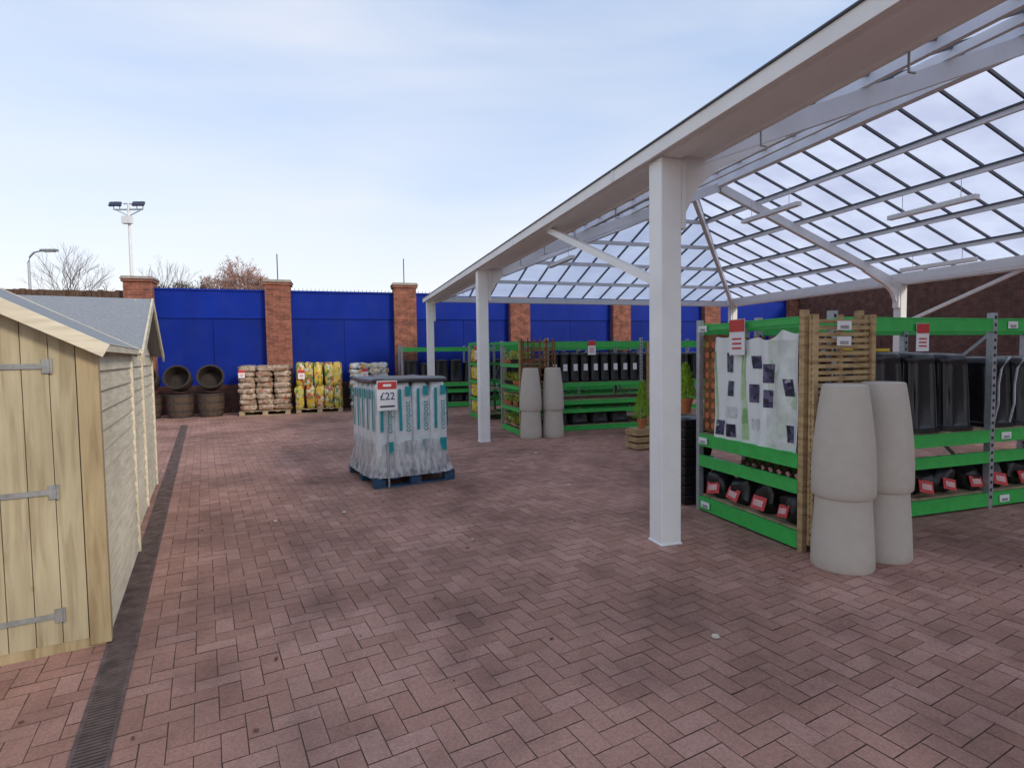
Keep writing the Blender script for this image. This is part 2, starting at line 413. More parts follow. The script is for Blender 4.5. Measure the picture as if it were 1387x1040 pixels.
# gutter joint straps and hanging hooks
y=YN+.5
while y<YE:
    gt.bb(XL-.160,XL-.155,y,y+.05,ZG-.022,ZG+.087,WHITE2); y+=3.05
y=-1
while y<15: gt.bb(XL+.345,XL+.355,y,y+.012,ZG-.10,ZG,GREYST); gt.bb(XL+.345,XL+.40,y,y+.012,ZG-.11,ZG-.10,GREYST); y+=1.1
gt.make('eaves_beams',cn,bevel=.004)
ps=P()
for fy in FY:
    for xs,sg in((XL,1),(XR,-1)):
        ps.box((xs,fy,(ZG-.02)/2),(.19,.19,ZG-.02),WHITE)
        ps.box((xs,fy,.012),(.21,.21,.02),WHITE2)
        ps.box((xs+sg*.125,fy,ZG-.3),(.055,.16,.56),WHITE)
ps.make('posts',cn,bevel=.012)
br=P()
for fy in (4.1,-1.9):
    br.beam((XL,fy+.09,2.2),(XL,fy+2.6,ZG-.02),.06,.07,WHITE)
    br.beam((XR,fy+.09,2.2),(XR,fy+2.6,ZG-.02),.06,.07,WHITE)
br.beam((XR,10.2,2.2),(XR,7.6,ZG-.02),.06,.07,WHITE)
br.make('knee_braces',cn)
lg=P()
for (x,y,z) in [(9.9,7.2,4.05),(9.9,2.5,4.05),(11.9,8.5,3.35),(8.3,9.2,4.35),(5.4,13,3.9)]:
    lg.box((x,y,z),(.12,1.5,.08),WHITE)
    lg.box((x,y-.5,z+.2),(.01,.01,.35),GREYST); lg.box((x,y+.5,z+.2),(.01,.01,.35),GREYST)
lg.make('strip_light_fittings',cn,bevel=.01)

# ------------------------------------------------------------------ sheds
def lapside(p,x,y0,y1,z0,z1,mt,sgn=1,h=.115):
    z=z0
    while z<z1-.02:
        hh=min(h,z1-z)
        p.box((x+sgn*.006,(y0+y1)/2+U(-.003,.003),z+hh/2),(.014,y1-y0,hh+.014),mt,(0,sgn*-.13,0)); z+=h
sh=empty('garden_shed',(-1.28,3.67,0),SA)
W=1.85; Ls=1.72; EV=1.70; AP=2.2
s=P()
lapside(s,0,0.03,Ls-.02,.06,EV,LAPW); s.bb(-W,-.02,Ls-.03,Ls-.01,.06,EV,LAPW)
s.bb(-.03,-.012,.03,Ls-.02,.05,EV,LAPW)
lapside(s,-W,0.03,Ls-.02,.06,EV,LAPW,-1)
s.make('lap_side_boards',sh)
s=P(); s.bb(-.035,.028,-.012,.034,.02,EV+.01,TRIMW); s.bb(-.07,.028,-.03,-.012,.02,EV+.03,TRIMW); s.bb(-.01,.03,Ls-.05,Ls,.02,EV,LAPW)
s.bb(-W-.02,-W+.05,-.03,-.012,.02,EV,TRIMW); s.bb(-W,0,-.01,.03,-.0,.06,TRIMW)
s.bb(-.02,.0,0,Ls,.0,.06,TRIMW)
s.make('corner_trims',sh,bevel=.003)
s=P(); x=-W+.05
while x<-.075:
    x2=min(x+.115,-.072)
    def tz(xx): return EV+(AP-EV)*(1-abs(xx+W/2)/(W/2))-.01
    vs=[(x+.002,-.014+U(0,.003),.06),(x2-.002,-.014,.06),(x2-.002,-.014,tz(x2)),(x+.002,-.014,tz(x))]
    vb=[(a,b+.018,c) for a,b,c in vs]
    s.add(vs+vb,[(0,1,2,3),(0,4,5,1),(1,5,6,2),(2,6,7,3),(3,7,4,0)],DOORW); x+=.115
s.bb(-W,-.0,.005,.02,.05,EV,TRIMW)
s.make('door_boards',sh)
s=P(); HG=mat('hinge_zinc',(.30,.31,.30),.55,15,.3,metal=.4)
for z in (.22,.9,1.58):
    s.box((-.34,-.020,z),(.32,.005,.028),HG); s.box((-.2,-.021,z),(.035,.007,.075),HG)
    s.lathe((-.178,-.025,z),[(.007,-.04),(.007,.04)],HG,8)
s.make('hinges',sh)
def roof(parent,W,y0,y1,EV,AP,ov=.07):
    s=P(); sl=(AP-EV)/(W/2); th=math.atan(sl); 
    for sg in(1,-1):
        ln=(W/2+ov)/math.cos(th); cx=-W/2+sg*(W/2+ov)/2; cz=AP+.03-sl*(W/2+ov)/2
        s.box((cx,(y0+y1)/2,cz),(ln,y1-y0,.014),FELT,(0,sg*th,0))
        s.box((cx,(y0+y1)/2,cz-.014),(ln-.02,y1-y0-.02,.013),LAPW,(0,sg*th,0))
        for yy in(y0-.008,y1+.008):
            s.box((cx,yy,cz-.03),(ln+.02,.018,.075),LAPW,(0,sg*th,0))
        s.box((-W/2+sg*(W/2+ov-.01),(y0+y1)/2,EV-.02),(.02,y1-y0,.05),LAPW)
    s.make('felt_roof',parent,bevel=.002)
roof(sh,W,-.10,Ls+.08,EV,AP)
sh2=empty('garden_shed',(-1.28-.42*1.0,3.67+1.83,0),SA)
s=P(); Wg=2.75; E2=1.66; A2=2.22; LL=2.2
z=.06
while z<A2-.03:
    h=.115; ext=1 if z<E2 else (A2-z)/(A2-E2)
    ext2=1 if z+h<E2 else max(0.02,(A2-z-h)/(A2-E2))
    ext=min(ext,ext2+.03); wv=Wg*ext
    s.box((.006,Wg/2,z+h/2),(.014,wv-.02,h+.014),LAPW,(0,-.13,0)); z+=h
s.bb(-.03,-.01,.03,Wg-.03,.05,E2,LAPW)
s.bb(-LL,-.03,0.0,.02,.05,E2,LAPW); s.bb(-LL,-.03,Wg-.02,Wg,.05,E2,LAPW)
s.make('lap_gable_boards',sh2)
s=P(); s.bb(-.03,.032,-.02,.03,.02,E2,LAPW); s.bb(-.03,.032,Wg-.03,Wg+.02,.02,E2,LAPW); s.bb(.01,.034,Wg/2-.03,Wg/2+.03,.05,A2-.06,LAPW)
s.make('corner_trims',sh2)
s=P(); sl=(A2-E2)/(Wg/2); th=math.atan(sl)
for sg in(1,-1):
    ln=(Wg/2+.08)/math.cos(th); cy=Wg/2+sg*(Wg/2+.08)/2; cz=A2+.03-sl*(Wg/2+.08)/2
    s.box((-LL/2+.04,cy,cz),(LL+.2,ln,.016),FELT,(-sg*th,0,0))
    s.box((.145,cy,cz-.03),(.018,ln+.01,.09),LAPW,(-sg*th,0,0))
s.make('felt_roof',sh2)

# ------------------------------------------------------------------ shelving
def gondola(name,x0,x1,y0,y1,levels,posts,top=1.9):
    e=empty(name); s=P(); gr=P()
    for px in posts:
        for yy in (y0+.03,y1-.03):
            s.bb(px-.03,px+.03,yy-.03,yy+.03,0,top+.06,GREYST)
            z=.1
            while z<top: s.bb(px-.012,px+.012,yy-.034,yy-.03,z,z+.03,BLACKM); z+=.075
        s.beam((px,y0+.05,.2),(px,y1-.05,1.0),.02,.03,GREYST); s.beam((px,y1-.05,1.0),(px,y0+.05,1.75),.02,.03,GREYST)
    xs=sorted(posts)
    for a,b in zip(xs[:-1],xs[1:]):
        for (zc,hh) in levels:
            for yy in (y0,y1-.04):
                gr.bb(a+.032,b-.032,yy,yy+.04,zc-hh/2,zc+hh/2,GREEN)
                gr.bb(a+.032,b-.032,yy-.004,yy,zc-hh/2,zc-hh/2+.012,GREEN); gr.bb(a+.032,b-.032,yy-.004,yy,zc+hh/2-.012,zc+hh/2,GREEN)
    s.make('uprights',e); gr.make('green_beams',e,bevel=.003)
    return e
def decks(e,x0,x1,y0,y1,zs):
    s=P()
    for z in zs:
        y=y0+.05
        while y<y1-.08: s.bb(x0+.03,x1-.03,y,y+.09,z-.018,z,PALLETW); y+=.11
    s.make('deck_boards',e)
LV=[(.09,.13),(.52,.11),(.73,.12),(1.84,.13)]
gA=gondola('shelving_rack',4.2,10.3,3.88,4.85,LV,[4.22,6.26,8.3,10.3])
decks(gA,4.2,10.3,3.88,4.85,[.17,.80])
def endcap(name,x0,x1,y0,y1,levels):
    e=empty(name); s=P(); gr=P()
    for xx in (x0+.03,x1-.03):
        for yy in (y0+.03,y1-.03): s.bb(xx-.025,xx+.025,yy-.025,yy+.025,0,1.93,GREYST if yy>y0+.1 else BAMBOO)
    for zc,hh in levels:
        gr.bb(x0,x0+.04,y0+.056,y1-.056,zc-hh/2,zc+hh/2,GREEN)
        gr.bb(x1-.04,x1,y0+.056,y1-.056,zc-hh/2,zc+hh/2,GREEN)
        gr.bb(x0-.004,x0,y0+.056,y1-.056,zc-hh/2,zc-hh/2+.012,GREEN); gr.bb(x0-.004,x0,y0+.056,y1-.056,zc+hh/2-.012,zc+hh/2,GREEN)
    gr.bb(x0+.06,x1-.06,y1-.02,y1,1.78,1.9,GREEN)
    s.make('uprights',e); gr.make('green_beams',e,bevel=.003)
    s=P()
    for z in (.17,.80):
        x=x0+.05
        while x<x1-.1: s.bb(x,x+.09,y0+.05,y1-.05,z-.018,z,PALLETW); x+=.11
    s.make('deck_boards',e); return e
eA=endcap('end_display_rack',3.5,4.12,3.5,4.88,[(.09,.13),(.52,.11),(.73,.12),(1.85,.06)])
def slat(name,x0,x1,y,z0,z1,mt,step=.05):
    e=empty(name); s=P()
    z=z0
    while z<z1: s.bb(x0,x1,y-.008,y+.008,z,z+.03+U(-.003,.003),mt); z+=step
    s.make('slats',e)
    s=P()
    for x in (x0+.02,(x0+x1)/2,x1-.02): s.bb(x-.02,x+.02,y+.010,y+.032,z0-.05,z1+.03,mt)
    s.bb(x0-.01,x0+.03,y-.032,y-.010,z0-.05,z1+.03,mt); s.bb(x1-.03,x1+.01,y-.032,y-.010,z0-.05,z1+.03,mt)
    s.make('uprights',e); return e
slat('slatted_trellis_panel',3.53,4.13,3.45,.12,1.86,BAMBOO)
def lattice(name,o,ax,w,z0,z1,mt,step=.12,diag=False):
    e=empty(name); s=P(); o=Vector(o); ax=Vector(ax); nrm=Vector((-ax.y,ax.x,0))
    if not diag:
        k=0
        while k<=w+.001: 
            a=o+ax*k; s.beam(a+Vector((0,0,z0)),a+Vector((0,0,z1)),.025,.012,mt); k+=step
        z=z0
        while z<=z1+.001:
            s.beam(o+nrm*.013+Vector((0,0,z)),o+ax*w+nrm*.013+Vector((0,0,z)),.012,.025,mt); z+=step
    else:
        h=z1-z0; k=-h
        while k<w:
            a0=max(0,k); a1=min(w,k+h)
            if a1-a0>.03:
                s.beam(o+ax*a0+Vector((0,0,z0+a0-k)),o+ax*a1+Vector((0,0,z0+a1-k)),.012,.022,mt)
                s.beam(o+nrm*.013+ax*(w-a0)+Vector((0,0,z0+a0-k)),o+nrm*.013+ax*(w-a1)+Vector((0,0,z0+a1-k)),.012,.022,mt)
            k+=step
    s.make('lattice_strips',e); return e
lattice('diamond_trellis_panel',(4.02,3.56,0),(0,1,0),1.26,.2,1.75,BROWNW,.11,True)
# printed polythene display sheet hung on the end cap (wavy), with leaf strips and product pictures
FOL=printed('green_print',[(0,(.60,.74,.50)),(.35,(.25,.52,.18)),(.6,(.45,.68,.32))],11,(1,1,.6))
FOLP=printed('pale_green_print',[(0,(.76,.80,.75)),(.6,(.68,.77,.64)),(.8,(.73,.79,.71)),(.93,(.55,.68,.48))],10,(1,1,.7))
GREYP=printed('grey_text_print',[(0,(.72,.76,.74)),(.6,(.50,.55,.55)),(.8,(.64,.69,.64))],30,(1,1,3))
PHOTO=printed('dark_photo_print',[(0,(.02,.02,.05)),(.4,(.07,.065,.15)),(.75,(.15,.13,.22)),(.95,(.38,.40,.42))],24)
pk=empty('printed_display_sheet'); s=P(); lab=P()
FW=mat('white_packaging',(.78,.82,.79),.3,4,.05,bump=.4,bscale=7)
random.seed(11)
def SX(y,z): return 3.522+.014*math.sin(y*31+z*1.5)+.010*math.sin(y*13+z*5)-.02*(1.75-z)*.5+.008*mnoise.noise(Vector((y*6,z*6,1)))
def sheet(pp,y0,y1,z0,z1,mt,off,shear=0,ny=10,nz=10,top=None):
    vs=[];fs=[]
    for j in range(nz+1):
        for i in range(ny+1):
            y=y0+(y1-y0)*i/ny+shear*(j/nz-.5); zt=z1 if top is None else z1+top(y)
            z=z0+(zt-z0)*j/nz; vs.append((SX(y,z)-off,y,z))
    for j in range(nz):
        for i in range(ny):
            a=j*(ny+1)+i; fs.append((a,a+ny+1,a+ny+2,a+1))
    pp.add(vs,fs,mt)
sheet(s,3.57,4.60,.79,1.74,FW,0,ny=60,nz=24,top=lambda y:.03*math.sin(y*9)-.02*math.sin(y*23))
sheet(lab,3.59,3.90,.80,1.70,FOLP,.0025,.0,16,12)
for (yy,ww) in ((4.14,.085),(4.545,.03)): sheet(lab,yy,yy+ww,.82,1.62,FOL,.004,.03,8,16)
for (y0,y1,z0,z1) in [(3.84,3.95,1.34,1.50),(3.84,3.94,1.13,1.28),(3.62,3.70,1.24,1.38),(4.02,4.11,1.16,1.32),(4.33,4.44,1.42,1.60),(4.31,4.41,1.20,1.34),(4.46,4.56,.82,.96),(4.29,4.40,.82,.94),(3.62,3.69,.86,1.0),(3.98,4.08,1.46,1.57)]:
    sheet(lab,y0,y1,z0,z1,PHOTO,.006,U(-.02,.02),5,5)
for (y0,y1,z0,z1) in [(4.28,4.44,1.00,1.10),(3.99,4.10,.92,1.02)]: sheet(lab,y0,y1,z0,z1,GREYP,.005,0,4,4)
s.make('sheet',pk,smooth=True); lab.make('printed_pictures',pk)
HB=empty('insect_house'); s=P(); s.bb(3.56,3.72,4.62,4.82,.82,1.78,BROWNW)
for j in range(9):
    for k in range(2): s.lathe((3.556,4.67+k*.095,.88+j*.1),[(.032,-.004),(.032,.004)],TERRA,12,(0,math.pi/2,0))
s.make('perforated_block',HB)
def blacksack(x,y,z,rz):
    e=empty('coal_sack',(x,y,z),rz); s=P()
    s.pillow((0,0,.13),(.27,.24,.27),BLACKP,e=.75,wob=.05); s.pillow((U(-.03,.03),0,.28),(.14,.12,.14),BLACKP,(U(-.3,.3),U(-.3,.3),0),e=.9,wob=.03); s.make('sack',e,smooth=True)
    s=P(); t=U(-.25,.25); k=U(.75,.9); s.box((0,-.136,.10),(.19*k,.006,.14*k),RED,(-.35,t,0)); s.box((0,-.143,.10),(.13*k,.006,.065*k),PINK,(-.35,t,0)); s.make('label',e)
for yy in (3.72,4.03,4.36,4.68): blacksack(3.68,yy,.172,-math.pi/2+U(-.25,.25))
for k in range(12): blacksack(4.45+k*.34+U(-.03,.03),4.08,.172,U(-.25,.25))
def bin_(name,x,y,z,w,d,h,lidmat=None,rot=0,ribs=14,e_=.42):
    e=empty(name,(x,y,z),rot); s=P(); s.tub(w,d,h,BLACKP,ribs,e_); s.make('ribbed_body',e,smooth=True)
    if lidmat: 
        s=P(); s.box((0,-d*.30,h+.01),(w*.35,.06,.03),lidmat); s.make('catch',e,bevel=.005)
    return e
for k in range(4):
    bin_('compost_bin',4.54+k*.45,4.27,.80,.44,.68,.81-.015*k,YEL if k in(0,1) else None,U(-.06,.06))
for k in range(4): bin_('compost_bin',6.55+k*.42,4.25,.80,.40,.58,.72)
for k in range(4): bin_('compost_bin',8.5+k*.42,4.25,.80,.40,.58,.75)
s=P(); wc=empty('cloche_hoops')
for k in range(7):
    x=6.4+k*.24; pts=[(x+.0,3.97,.82)]+[(x+.22*t,3.97-.02*math.sin(t*9),.82+.7*math.sin(t*1.6)) for t in (.2,.4,.6,.8,1.0)]
    s.tube(pts,.012,GREYST,6)
s.make('hoops',wc)
def card(name,c,w,h,nx,redtop=True,body=None):
    e=empty(name,c,-math.pi/2 if nx=='x' else 0); s=P()
    s.box((0,0,0),(w,.004,h),CARD)
    if redtop: s.box((0,-.004,h*.32),(w*.98,.004,h*.34),RED)
    for j in range(3): s.box((0,-.004,-h*.05-j*h*.13),(w*.6,.003,h*.05),RED if redtop else BLACKM)
    s.make('card',e)
    return e
card('price_sign',(3.46,4.22,1.74),.2,.32,'x')
card('price_sign',(5.25,3.86,1.72),.16,.26,'y')
for (x,y,z) in [(3.495,4.74,.73),(3.495,4.7,.09),(3.495,4.75,1.84)]: card('shelf_label',(x-.01,y,z),.13,.06,'x',False)
for (x,z) in [(3.78,1.80),(3.78,1.68),(4.5,1.84),(4.75,.09),(6.5,1.84),(6.45,.73),(6.45,.09),(8.6,1.84)]:
    card('shelf_label',(x,3.39 if x<4 else 3.872,z),.14,.07,'y',False)

def planter(x,y):
    e=empty('tall_stone_planter',(x,y,0),U(0,3)); s=P()
    low=[(.205,0),(.213,.015),(.210,.1),(.203,.25),(.192,.42),(.185,.56)]
    upp=[(.190,.53),(.203,.535),(.211,.55),(.213,.60),(.211,.75),(.202,.92),(.186,1.08),(.168,1.22),(.152,1.33),(.147,1.352),(.135,1.36)]
    s.lathe((0,0,0),low,STONE,40,cap=False); s.make('lower_planter',e,smooth=True)
    s=P(); s.lathe((0,0,0),upp,STONE,40,cap=True); s.make('upper_planter',e,smooth=True)
planter(3.58,3.20); planter(4.03,3.26); planter(3.62,10.28); planter(4.07,10.25)

e=empty('stacked_black_troughs',(3.62,5.15,0)); s=P()
for k in range(9): s.box((0,0,.06+k*.1),(.32,.30,.085),BLACKP,taper=1.08); s.box((0,0,.105+k*.1),(.36,.34,.02),BLACKP)
s.make('troughs',e,bevel=.008)
LEAF=mat('conifer_leaf',(.34,.55,.04),.7,25,.35); LEAF2=mat('conifer_leaf_dark',(.12,.28,.02),.7,25,.4)
def conifer(x,y,z,h,r):
    e=empty('potted_conifer',(x,y,z)); s=P()
    s.lathe((0,0,0),[(.055,0),(.075,.13),(.085,.13),(.085,.16),(.075,.16),(.07,.14)],TERRA,20); s.make('pot',e,smooth=True)
    s=P(); s.tube([(0,0,.13),(0,0,h*.8)],[.012,.004],BARK,6); s.make('trunk',e)
    s=P()
    for i in range(1700):
        t=R()**.8; rr=r*(1-t)**.75*(.35+.65*R()**.5)*(1+.2*math.sin(t*30)); a=U(0,6.283)
        c=Vector((rr*math.cos(a),rr*math.sin(a),.15+t*h)); d=Vector((math.cos(a)*.5,math.sin(a)*.5,1)).normalized()
        sd=Vector((-math.sin(a+U(-1,1)),math.cos(a),U(-.3,.3)))*.006; l=U(.03,.06)
        s.add([c-sd,c+sd,c+d*l],[(0,1,2)],LEAF if R()<.8 else LEAF2)
    s.make('foliage',e)
conifer(3.60,5.20,.96,.36,.12)
conifer(4.90,8.3,.36,.62,.16); conifer(5.25,8.5,.36,.42,.12)
e=empty('wooden_crate',(5.03,8.35,0)); s=P()
for k in range(3):
    s.bb(-.3,.4,-.18,-.165,.03+k*.11,.11+k*.11,BAMBOO); s.bb(-.3,.4,.18,.195,.03+k*.11,.11+k*.11,BAMBOO)
    s.bb(-.315,-.30,-.18,.195,.03+k*.11,.11+k*.11,BAMBOO); s.bb(.4,.415,-.18,.195,.03+k*.11,.11+k*.11,BAMBOO)
s.bb(-.29,.39,-.16,.16,.33,.355,BAMBOO); s.make('slats',e)
slat('slatted_trellis_panel',6.5,7.3,11.0-.2,.1,1.85,BAMBOO,.06)

gB=gondola('shelving_rack',4.15,8.4,10.86,12.1,[(.06,.1),(.42,.08),(.60,.09),(.98,.08),(1.82,.13)],[4.2,6.4,8.4])
decks(gB,4.15,8.4,10.86,12.1,[.12,.66,1.03])
def butt(x,y,z,h):
    e=empty('slim_water_butt',(x,y,z)); s=P(); s.tub(.21,.42,h,BLACKP,8,.4,64); s.lathe((0,0,h),[(.07,0),(.07,.03)],BLACKP,14); s.make('body',e,smooth=True)
    s=P(); s.box((0,-.22,h*.5),(.09,.005,.14),CARD); s.make('label',e)
for k in range(9): butt(4.38+k*.235,11.12,1.03,.62)
for k in range(4): bin_('compost_bin',4.5+k*.48,11.25,.12,.44,.6,.26)
for k in range(4): bin_('compost_bin',6.65+k*.44,11.25,1.03,.40,.6,.6)
card('price_sign',(5.2,10.84,1.75),.18,.3,'y')
eB=endcap('end_display_rack',3.5,4.1,10.6,11.95,[(.06,.1),(.5,.07),(.95,.07),(1.4,.07),(1.86,.07)])
lattice('square_trellis_panel',(3.53,10.53,0),(1,0,0),.66,.05,1.95,BROWNW,.13)
lattice('square_trellis_panel',(3.56,10.50,0),(1,0,0),.66,.05,1.90,BROWNW,.165)
RF=mat('red_flower',(.5,.03,.02),.6); WF=mat('cream_flower',(.65,.6,.4),.6)
def plantrow(x,y0,y1,z):
    e=empty('bedding_plants'); s=P(); y=y0
    while y<y1:
        s.lathe((x,y,z),[(.04,0),(.055,.08),(.05,.085)],BLACKP if R()<.5 else TERRA,10)
        cc=random.choice([RF,WF,YEL,LEAF]); 
        for i in range(70):
            c=Vector((x+U(-.08,.08),y+U(-.08,.08),z+.08+U(0,.17))); u=Vector((U(-1,1),U(-1,1),U(-1,1)))*.022; v=Vector((U(-1,1),U(-1,1),U(-1,1)))*.022
            s.add([c-u,c+v,c+u],[(0,1,2)],random.choice([LEAF,LEAF2,cc]))
        y+=.15
    s.make('plants',e)
for z in (.12,.56,1.0,1.45): 
    plantrow(3.6,10.75,11.85,z); plantrow(3.78,10.75,11.85,z)
s=P(); e=empty('shelf_boards')
for z in (.1,.54,.985,1.435): s.bb(3.54,4.06,10.66,11.9,z-.02,z,PALLETW)
s.make('boards',e)
gD=gondola('shelving_rack',4.1,10.3,13.7,14.8,LV,[4.15,6.2,8.3,10.3])
for k in range(12): bin_('compost_bin',4.5+k*.47,14.0,.80,.42,.6,.7)
eD=endcap('end_display_rack',3.45,4.05,13.45,14.85,[(.06,.1),(.5,.07),(.95,.07),(1.4,.07),(1.93,.07)])
YB=printed('yellow_pack_print',[(0,(.80,.55,.02)),(.5,(.85,.65,.05)),(.72,(.10,.35,.05)),(.85,(.75,.1,.03)),(.93,(.8,.8,.7))],14)
s=P(); e=empty('feed_pack_display')
for z in (.12,.55,1.0,1.45):
    for k in range(6): s.pillow((3.60,13.62+k*.215,z+.17),(.2,.2,.36),YB,(0,0,0),e=.5,nu=12,nv=8,wob=.015)
s.make('packs',e,smooth=True)
card('price_sign',(3.43,13.9,1.7),.25,.35,'x')
gC=gondola('shelving_rack',1.95,10.2,17.5,18.3,LV,[1.98,4.1,6.2,8.2,10.2])
decks(gC,1.95,10.2,17.5,18.3,[.17,.80])
for k in range(16): bin_('compost_bin',2.3+k*.47,17.85,.80,.43,.5,.72-.1*(k%3==1))
for k in range(16): bin_('compost_bin',2.3+k*.47,17.85,.17,.43,.5,.25)

# ------------------------------------------------------------------ palletised goods
def pallet(e,w,d,mt,mt2=None):
    s=P(); mt2=mt2 or mt
    for y in (-d/2+.05,0,d/2-.05): s.box((0,y,.012),(w,.10,.02),mt)
    for y in (-d/2+.05,0,d/2-.05):
        for x in (-w/2+.07,0,w/2-.07): s.box((x,y,.062),(.14,.10,.08),mt2)
    for x in (-w/2+.05,-w/4,0,w/4,w/2-.05): s.box((x,0,.112),(.11,d,.018),mt)
    for k in range(7): s.box((0,-d/2+.05+k*(d-.1)/6,.132),(w,.10,.02),mt)
    return s.make('pallet_base',e,bevel=.003)
def stack(name,x,y,w,d,h,mts,rows,cols,e_=.5,rz=0):
    e=empty(name,(x,y,0),rz); pallet(e,w,d,PALLETW)
    s=P(); lh=(h-.15)/rows
    for r_ in range(rows):
        for c in range(cols):
            for dd in range(2):
                s.pillow((-w/2+w*(c+.5)/cols+U(-.03,.03),-d/4+dd*d/2+U(-.03,.03),.15+lh*(r_+.5)),(w/cols*1.04,d/2*1.03,lh*1.14),random.choice(mts),(0,0,U(-.07,.07)),e=e_,nu=14,nv=8,wob=.04)
    s.make('bags',e,smooth=True); return e
LOG=printed('kraft_log_print',[(0,(.36,.25,.17)),(.35,(.45,.33,.23)),(.6,(.26,.17,.11)),(.8,(.52,.42,.33)),(.96,(.40,.12,.06))],12)
YG=printed('yellow_green_print',[(0,(.62,.42,.04)),(.36,(.52,.46,.14)),(.48,(.12,.25,.06)),(.66,(.58,.56,.42)),(.78,(.25,.16,.08)),(.91,(.50,.08,.03))],17,(1,1,.6))
WO=printed('white_orange_print',[(0,(.72,.72,.68)),(.5,(.60,.55,.45)),(.7,(.75,.35,.05)),(.85,(.12,.15,.25)),(.93,(.75,.6,.1))],11)
stack('log_bag_pallet',-1.93,17.85,1.35,1.0,1.42,[LOG],8,3)
stack('bark_bag_pallet',-.45,17.9,1.3,1.0,1.45,[YG],2,5,.45)
stack('gravel_bag_pallet',1.02,17.95,1.15,1.0,1.44,[WO],8,2)
card('price_sign',(-.93,17.33,1.15),.18,.26,'y'); card('price_sign',(.85,17.4,1.15),.18,.26,'y'); card('price_sign',(-2.5,17.3,1.2),.16,.22,'y')
rzp=math.radians(12.5)
mp_=empty('compost_pallet',(.44+.51*math.cos(rzp)-.62*math.sin(rzp),6.94+.51*math.sin(rzp)+.62*math.cos(rzp),0),rzp)
pallet(mp_,1.06,1.25,BLUEPAL)
s=P()
nx=4; ny=5; bw=.94/nx; bd=1.12/ny
for i in range(nx):
    for j in range(ny):
        s.pillow((-.47+bw*(i+.5),-.56+bd*(j+.5),.15+.58),(bw*1.06,bd*1.06,1.16+U(-.02,.02)),BAGW,(0,0,U(-.1,.1)),e=.42,nu=20,nv=18,wob=.018)
s.make('compost_bags',mp_,smooth=True)
s=P()
for i in range(nx):
    x=-.47+bw*(i+.5); s.box((x-.055,-.592,.95),(.035,.006,.52),TEAL,(0,U(-.02,.02),0)); s.box((x+.045,-.594,1.18),(.07,.006,.12),TEAL); s.box((x+.04,-.594,.48),(.09,.006,.16),TEAL)
    text('bag_lettering','compost',(x+.035,-.598,.86),(math.pi/2,-math.pi/2,0),.11,TEAL,mp_)
for j in range(ny):
    y=-.56+bd*(j+.5)
    for sx in(-1,1):
        s.box((sx*.497,y-.05,.95),(.006,.035,.5),TEAL); s.box((sx*.499,y+.045,1.15),(.006,.07,.12),TEAL)
s.make('printed_bands',mp_)
film,nt,b=newmat('stretch_film'); b.inputs['Base Color'].default_value=(.62,.60,.60,1); b.inputs['Roughness'].default_value=.22
tcx=N(nt,'ShaderNodeTexCoord'); mpp=N(nt,'ShaderNodeMapping'); mpp.inputs['Scale'].default_value=(6,6,1.5)
nn=N(nt,'ShaderNodeTexNoise'); nn.inputs['Scale'].default_value=3; nn.inputs['Detail'].default_value=5
nt.links.new(tcx.outputs['Object'],mpp.inputs[0]); nt.links.new(mpp.outputs[0],nn.inputs['Vector'])
bp=N(nt,'ShaderNodeBump'); bp.inputs['Distance'].default_value=.05; bp.inputs['Strength'].default_value=1
nt.links.new(nn.outputs['Fac'],bp.inputs['Height']); nt.links.new(bp.outputs[0],b.inputs['Normal'])
rr=ramp(nt,[(.35,(.3,.3,.3)),(.65,(.9,.9,.9))]); nt.links.new(nn.outputs['Fac'],rr.inputs[0]); nt.links.new(rr.outputs[0],b.inputs['Alpha'])
vs=[];fs=[];nz_=7;nu=88
for i in range(nz_):
    t=i/(nz_-1); z=.13+.42*t; ex=(1-t)**2*.07
    for k in range(nu):
        a=2*math.pi*k/nu; ca,sa=math.cos(a),math.sin(a); sc=1/max(abs(ca)**6+abs(sa)**6,1e-9)**(1/6)
        wob=.012*mnoise.noise(Vector((ca*6,sa*6,t*2)))+.012*math.sin(k*2.3)*(1-t)
        vs.append((ca*sc*(.505+ex+wob),sa*sc*(.60+ex+wob),z+.05*mnoise.noise(Vector((ca*3,sa*3,5)))*t))
for i in range(nz_-1):
    for k in range(nu):
        k2=(k+1)%nu; fs.append((i*nu+k,i*nu+k2,(i+1)*nu+k2,(i+1)*nu+k))
s=P(); s.add(vs,fs,film); s.make('stretch_wrap',mp_,smooth=True)
s=P(); s.pillow((0,0,1.315),(1.02,1.2,.06),mat('dark_top_sheet',(.05,.045,.05),.35,8,.3,bump=.5),e=.25,nu=32,nv=8,wob=.02); s.make('top_sheet',mp_,smooth=True)
s=P(); s.tube([(-.36,-.66,0.02),(-.36,-.64,1.3)],.012,GREYST,8); s.make('sign_pole',mp_)
s=P(); s.box((-.36,-.665,1.14),(.25,.006,.36),CARD); s.box((-.36,-.67,1.265),(.235,.004,.09),RED); s.box((-.36,-.669,1.01),(.18,.004,.02),BLACKM); s.box((-.36,-.673,1.265),(.10,.003,.03),CARD); s.make('sign_card',mp_)
text('sign_price','£22',(-.36,-.672,1.13),(math.pi/2,0,0),.125,mat('navy_ink',(.02,.03,.15),.5),mp_)

